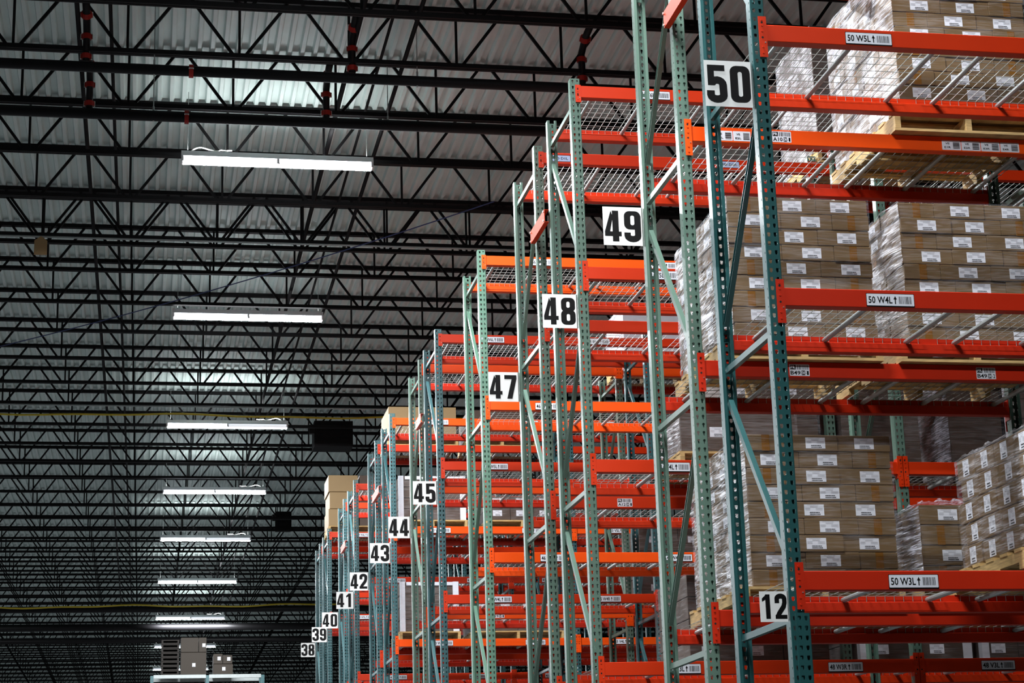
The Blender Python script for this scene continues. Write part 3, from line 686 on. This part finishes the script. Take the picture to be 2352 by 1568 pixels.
ym1, ym2 = 20.62, 22.02; zm = 8.72
m1 = pipe('sprinkler_main', [(-13,ym1,zm),(31,ym1,zm)], .06, 'black sprinkler main pipe crossing high, the upper of two', 'pipe', group='sprinkler pipes')
m2 = pipe('sprinkler_main', [(-13,ym2,zm),(31,ym2,zm)], .066, 'black sprinkler main pipe crossing high, the lower of two', 'pipe', group='sprinkler pipes')
for x in (.38, 6.5, -5.7): coupling(m1, (x,ym1,zm), (1,0,0), .06, .05); coupling(m2, (x-.02,ym2,zm), (1,0,0), .066, .05)
BX = [(-.875, .027, 'left'), (2.24, .03, 'right')]
for x, r, nm_ in BX: pipe('branch_pipe', [(x,16,9.22),(x,118,9.22)], r, 'long dark branch pipe running into the distance, %s of the lamps' % nm_, 'pipe', group='sprinkler pipes')
pipe('conduit', [(-.52,16,9.30),(-.52,118,9.30)], .022, 'thin dark pipe beside the left branch pipe', 'pipe')
pipe('conduit', [(2.63,16,9.33),(2.63,118,9.33)], .018, 'thin dark conduit right of the lamps, the left of two', 'pipe')
pipe('bridging_pipe', [(2.92,16,9.34),(2.92,118,9.34)], .026, 'long dark pipe right of the lamps carrying a thin cable', 'pipe')
for i, (x, y, ymain) in enumerate(((-.78,20.1,ym1), (-.78,21.5,ym2), (2.2,20.1,ym1), (2.03,21.5,ym2), (4.9,20.1,ym1))):
    nm_ = ['upper left','lower left','upper middle','lower middle','right'][i]
    o = pipe('riser_nipple', [(x,ymain,zm+.07),(x,ymain,9.15),(x,ymain-.25,9.26),(x,ymain-.5,9.28)], .042, 'black riser pipe with red couplings, %s one' % nm_, 'pipe', group='sprinkler pipes')
    coupling(o, (x,ymain,zm+.12), (0,0,1), .042); coupling(o, (x,ymain,9.08), (0,0,1), .042); coupling(o, (x,ymain-.22,9.25), (0,.8,-.5), .045, .07)
    hr = MB(); hr.tube([(x+.75,ymain,zm+.09),(x+.75,ymain,HT)], .006, 6); hr.tube([(x+.75,ymain,zm-.07),(x+.75,ymain,zm+.12)], .012, 6)
    tag(link('hanger_rod', hr.mesh('hanger_rod', M['tube']), None, (0,0,H)), 'thin hanger rod right of the %s riser' % nm_, 'hanger rod', 'hanger rods of the sprinkler mains')
for i, (y, r_) in enumerate(((66.5,.11),(70.5,.13),(73.5,.09))):
    pipe('sprinkler_main', [(-13,y,8.6-.12*i),(31,y,8.6-.12*i)], r_, 'thick dark distant main, %s from the top of three' % ORD[i], 'pipe', group='distant mains')
# conduit hung at the bottom chord of some joists
for i, y in enumerate((JY[10]-.12, JY[17]-.1)):
    pipe('conduit', [(-13,y,8.86),(31,y,8.86)], .014, ['thin conduit level with the nearest lamp','thin grey conduit between second and third lamps'][i], 'pipe', 'tube')
def cord(name, p0, p1, sag, r, m, label, wob=0, n=40):
    pts = []
    for i in range(n+1):
        u = i/n; q = Vector(p0).lerp(Vector(p1), u); q.z -= sag*4*u*(1-u); q.z += wob*math.sin(u*17)+wob*.6*math.sin(u*41+1); pts.append(q)
    mb = MB(); mb.tube(pts, r, 6); return tag(link(name, mb.mesh(name, M[m]), None, (0,0,H)), label, 'cord')
cord('blue_cord', (4.6,24.9,8.8), (-2.6,33.2,8.8), .1, .009, 'blue', 'thin blue cord sagging diagonally under the joists')
cord('yellow_hose', (-6,38.2,8.79), (8,38.2,8.79), 0, .020, 'yellow', 'thin yellow hose along the joists above the third lamp', .02)
cord('yellow_hose', (-8,66.0,8.62), (8,66.0,8.66), 0, .028, 'yellow', 'distant yellow hose above the seventh lamp', .03)
mb = MB(); mb.box(-.09,-.02,-.13,.09,.0,.08); mb.add([(-.09,-.02,.08),(.09,-.02,.08),(0,-.02,.15)], [(0,1,2)])
tag(link('cardboard_tag', mb.mesh('cardboard_tag', M['tan']), None, (-1.585,27.2,8.93+H-.22)), 'small brown cardboard tag hanging from a joist at left', 'tag')
# roof curbs: dark openings
for i, (x, y, z, w_, d, h) in enumerate(((3.42,40.2,8.62,.82,.6,.55), (3.42, 52.5, 8.93, .42, .4, .5))):
    mb = MB(); mb.box(0,0,0,w_,d,h); mb.k = 1; mb.box(-.1,.02,h*.5,0,.1,h*.85); mb.k = 0; mb.box(.05,-.02,.05,w_-.05,0,h-.08)
    for k in range(5): mb.box(.06,-.03,.08+k*.08,w_-.06,-.02,.1+k*.08)
    o = link('unit_heater', mb.mesh('unit_heater', M['joist'], M['pipe']), None, (x,y,z+H)); hr = MB()
    for a in (.05, w_-.05): hr.tube([(a,.2,h-.02),(a,.2,HT-z)], .01, 6)
    link('hanger', hr.mesh('hanger', M['pipe']), o)
    tag(o, ['dark unit heater hanging above rack 43','small dark unit heater hanging farther off'][i], 'heater')

# ------------------------------------------------------------------ lamps
LX = 1.545
def lamp(y, label, on=(1,1), seed=0, cable='left', up=1, x=None):
    o = link('strip_lamp', None, None, (LX if x is None else x, y, 8.74+H)); L_ = 1.2
    mb = MB(); mb.add([(-L_-.02,-.05,.095),(L_+.02,-.05,.095),(L_+.02,.05,.095),(-L_-.02,.05,.095),(-L_-.02,-.075,.02),(L_+.02,-.075,.02),(L_+.02,.075,.02),(-L_-.02,.075,.02)],
        [(0,1,2,3),(0,4,5,1),(1,5,6,2),(2,6,7,3),(3,7,4,0),(4,7,6,5)])
    link('housing', mb.mesh('housing', M['lampbody']), o)
    for i, s in enumerate((-1, 1)):
        mb = MB(); a, b = (-L_+.01, -.03) if s < 0 else (.03, L_-.01)
        mb.tube([(a,-.035,-.012),(b,-.035,-.012)], .031, 10); mb.tube([(a,.035,-.012),(b,.035,-.012)], .031, 10)
        t = link('tube', mb.mesh('tube', M['glow'] if on[i] else M['glowdim'], smooth=True), o); t['label'] = '%s glowing tube pair' % ('left' if s < 0 else 'right')
    for x, q in ((-L_-.02, 'end_cap'), (-.015, 'centre_joint'), (L_-.01, 'end_cap')):
        mb = MB(); mb.box(x,-.070,-.046,x+.03,.070,.02); link(q, mb.mesh(q, M['lampbody']), o)
    mb = MB()
    for xx in (-L_+.06, L_-.06): mb.tube([(xx,0,.075),(xx,0,HT-8.74)], .004, 5)
    link('hanger_wire', mb.mesh('hanger_wire', M['tube']), o)
    if cable:
        s = -1 if cable == 'left' else 1; pts = []
        for i in range(25):
            u = i/24; x = s*(L_-.08-.55*u); z = .085+.07*math.sin(PI*min(1,u*1.2))+.025*math.sin(u*9)
            if u > .7: x += -s*.05*math.sin((u-.7)*20); z = .085+.05*abs(math.cos((u-.7)*11))
            pts.append((x,.0,z))
        mb = MB(); mb.tube(pts, .008, 6); link('power_cable', mb.mesh('power_cable', M['white']), o)
    ld = bpy.data.lights.new('lamp_light', 'AREA'); ld.shape = 'RECTANGLE'; ld.size = 2.4; ld.size_y = .14; ld.energy = LAMP_POWER; ld.color = (.93, .96, 1)
    lo = bpy.data.objects.new('lamp_light', ld); C.objects.link(lo); lo.parent = o; lo.location = (0,0,-.05); lo.visible_camera = True
    ld.spread = PI
    lu = bpy.data.lights.new('lamp_uplight', 'AREA'); lu.shape = 'RECTANGLE'; lu.size = 2.4; lu.size_y = .1; lu.energy = UP_POWER*up; lu.color = (.95, .98, 1)
    lo2 = bpy.data.objects.new('lamp_uplight', lu); C.objects.link(lo2); lo2.parent = o; lo2.location = (0,0,.125); lo2.rotation_euler = (PI,0,0)
    return tag(o, label, 'lamp', 'strip lamps in a line down the aisle')
for i, y in enumerate((23.5, 30.75, 38.85, 46.0, 52.9, 61.0, 70.0, 79.0, 88.0, 97.0)):
    lamp(y, 'white strip lamp, %s from the top in the line of lamps' % ORD[i], on=((1,1),(1,1),(1,0),(1,1),(1,0),(1,1),(1,0),(0,0),(0,0),(0,0))[i], cable=('left',None,'right','right','right',None,'right',None,None,None)[i], up=(1,.5,1.2,.8,1.3,1.3,1.2,1,1,1)[i])
for i, y in enumerate((16.2, 9.4, 2.6)):
    lamp(y, 'white strip lamp overhead, out of the picture', cable=None, up=1.3 if y > 15 else .4)

for i in range(7):  # added row of unseen lamps left of the aisle to brighten the ceiling
    lamp(18+13*i, 'added unseen strip lamp brightening the ceiling from the left, out of the picture', cable=None, x=-10.5, up=2.5)
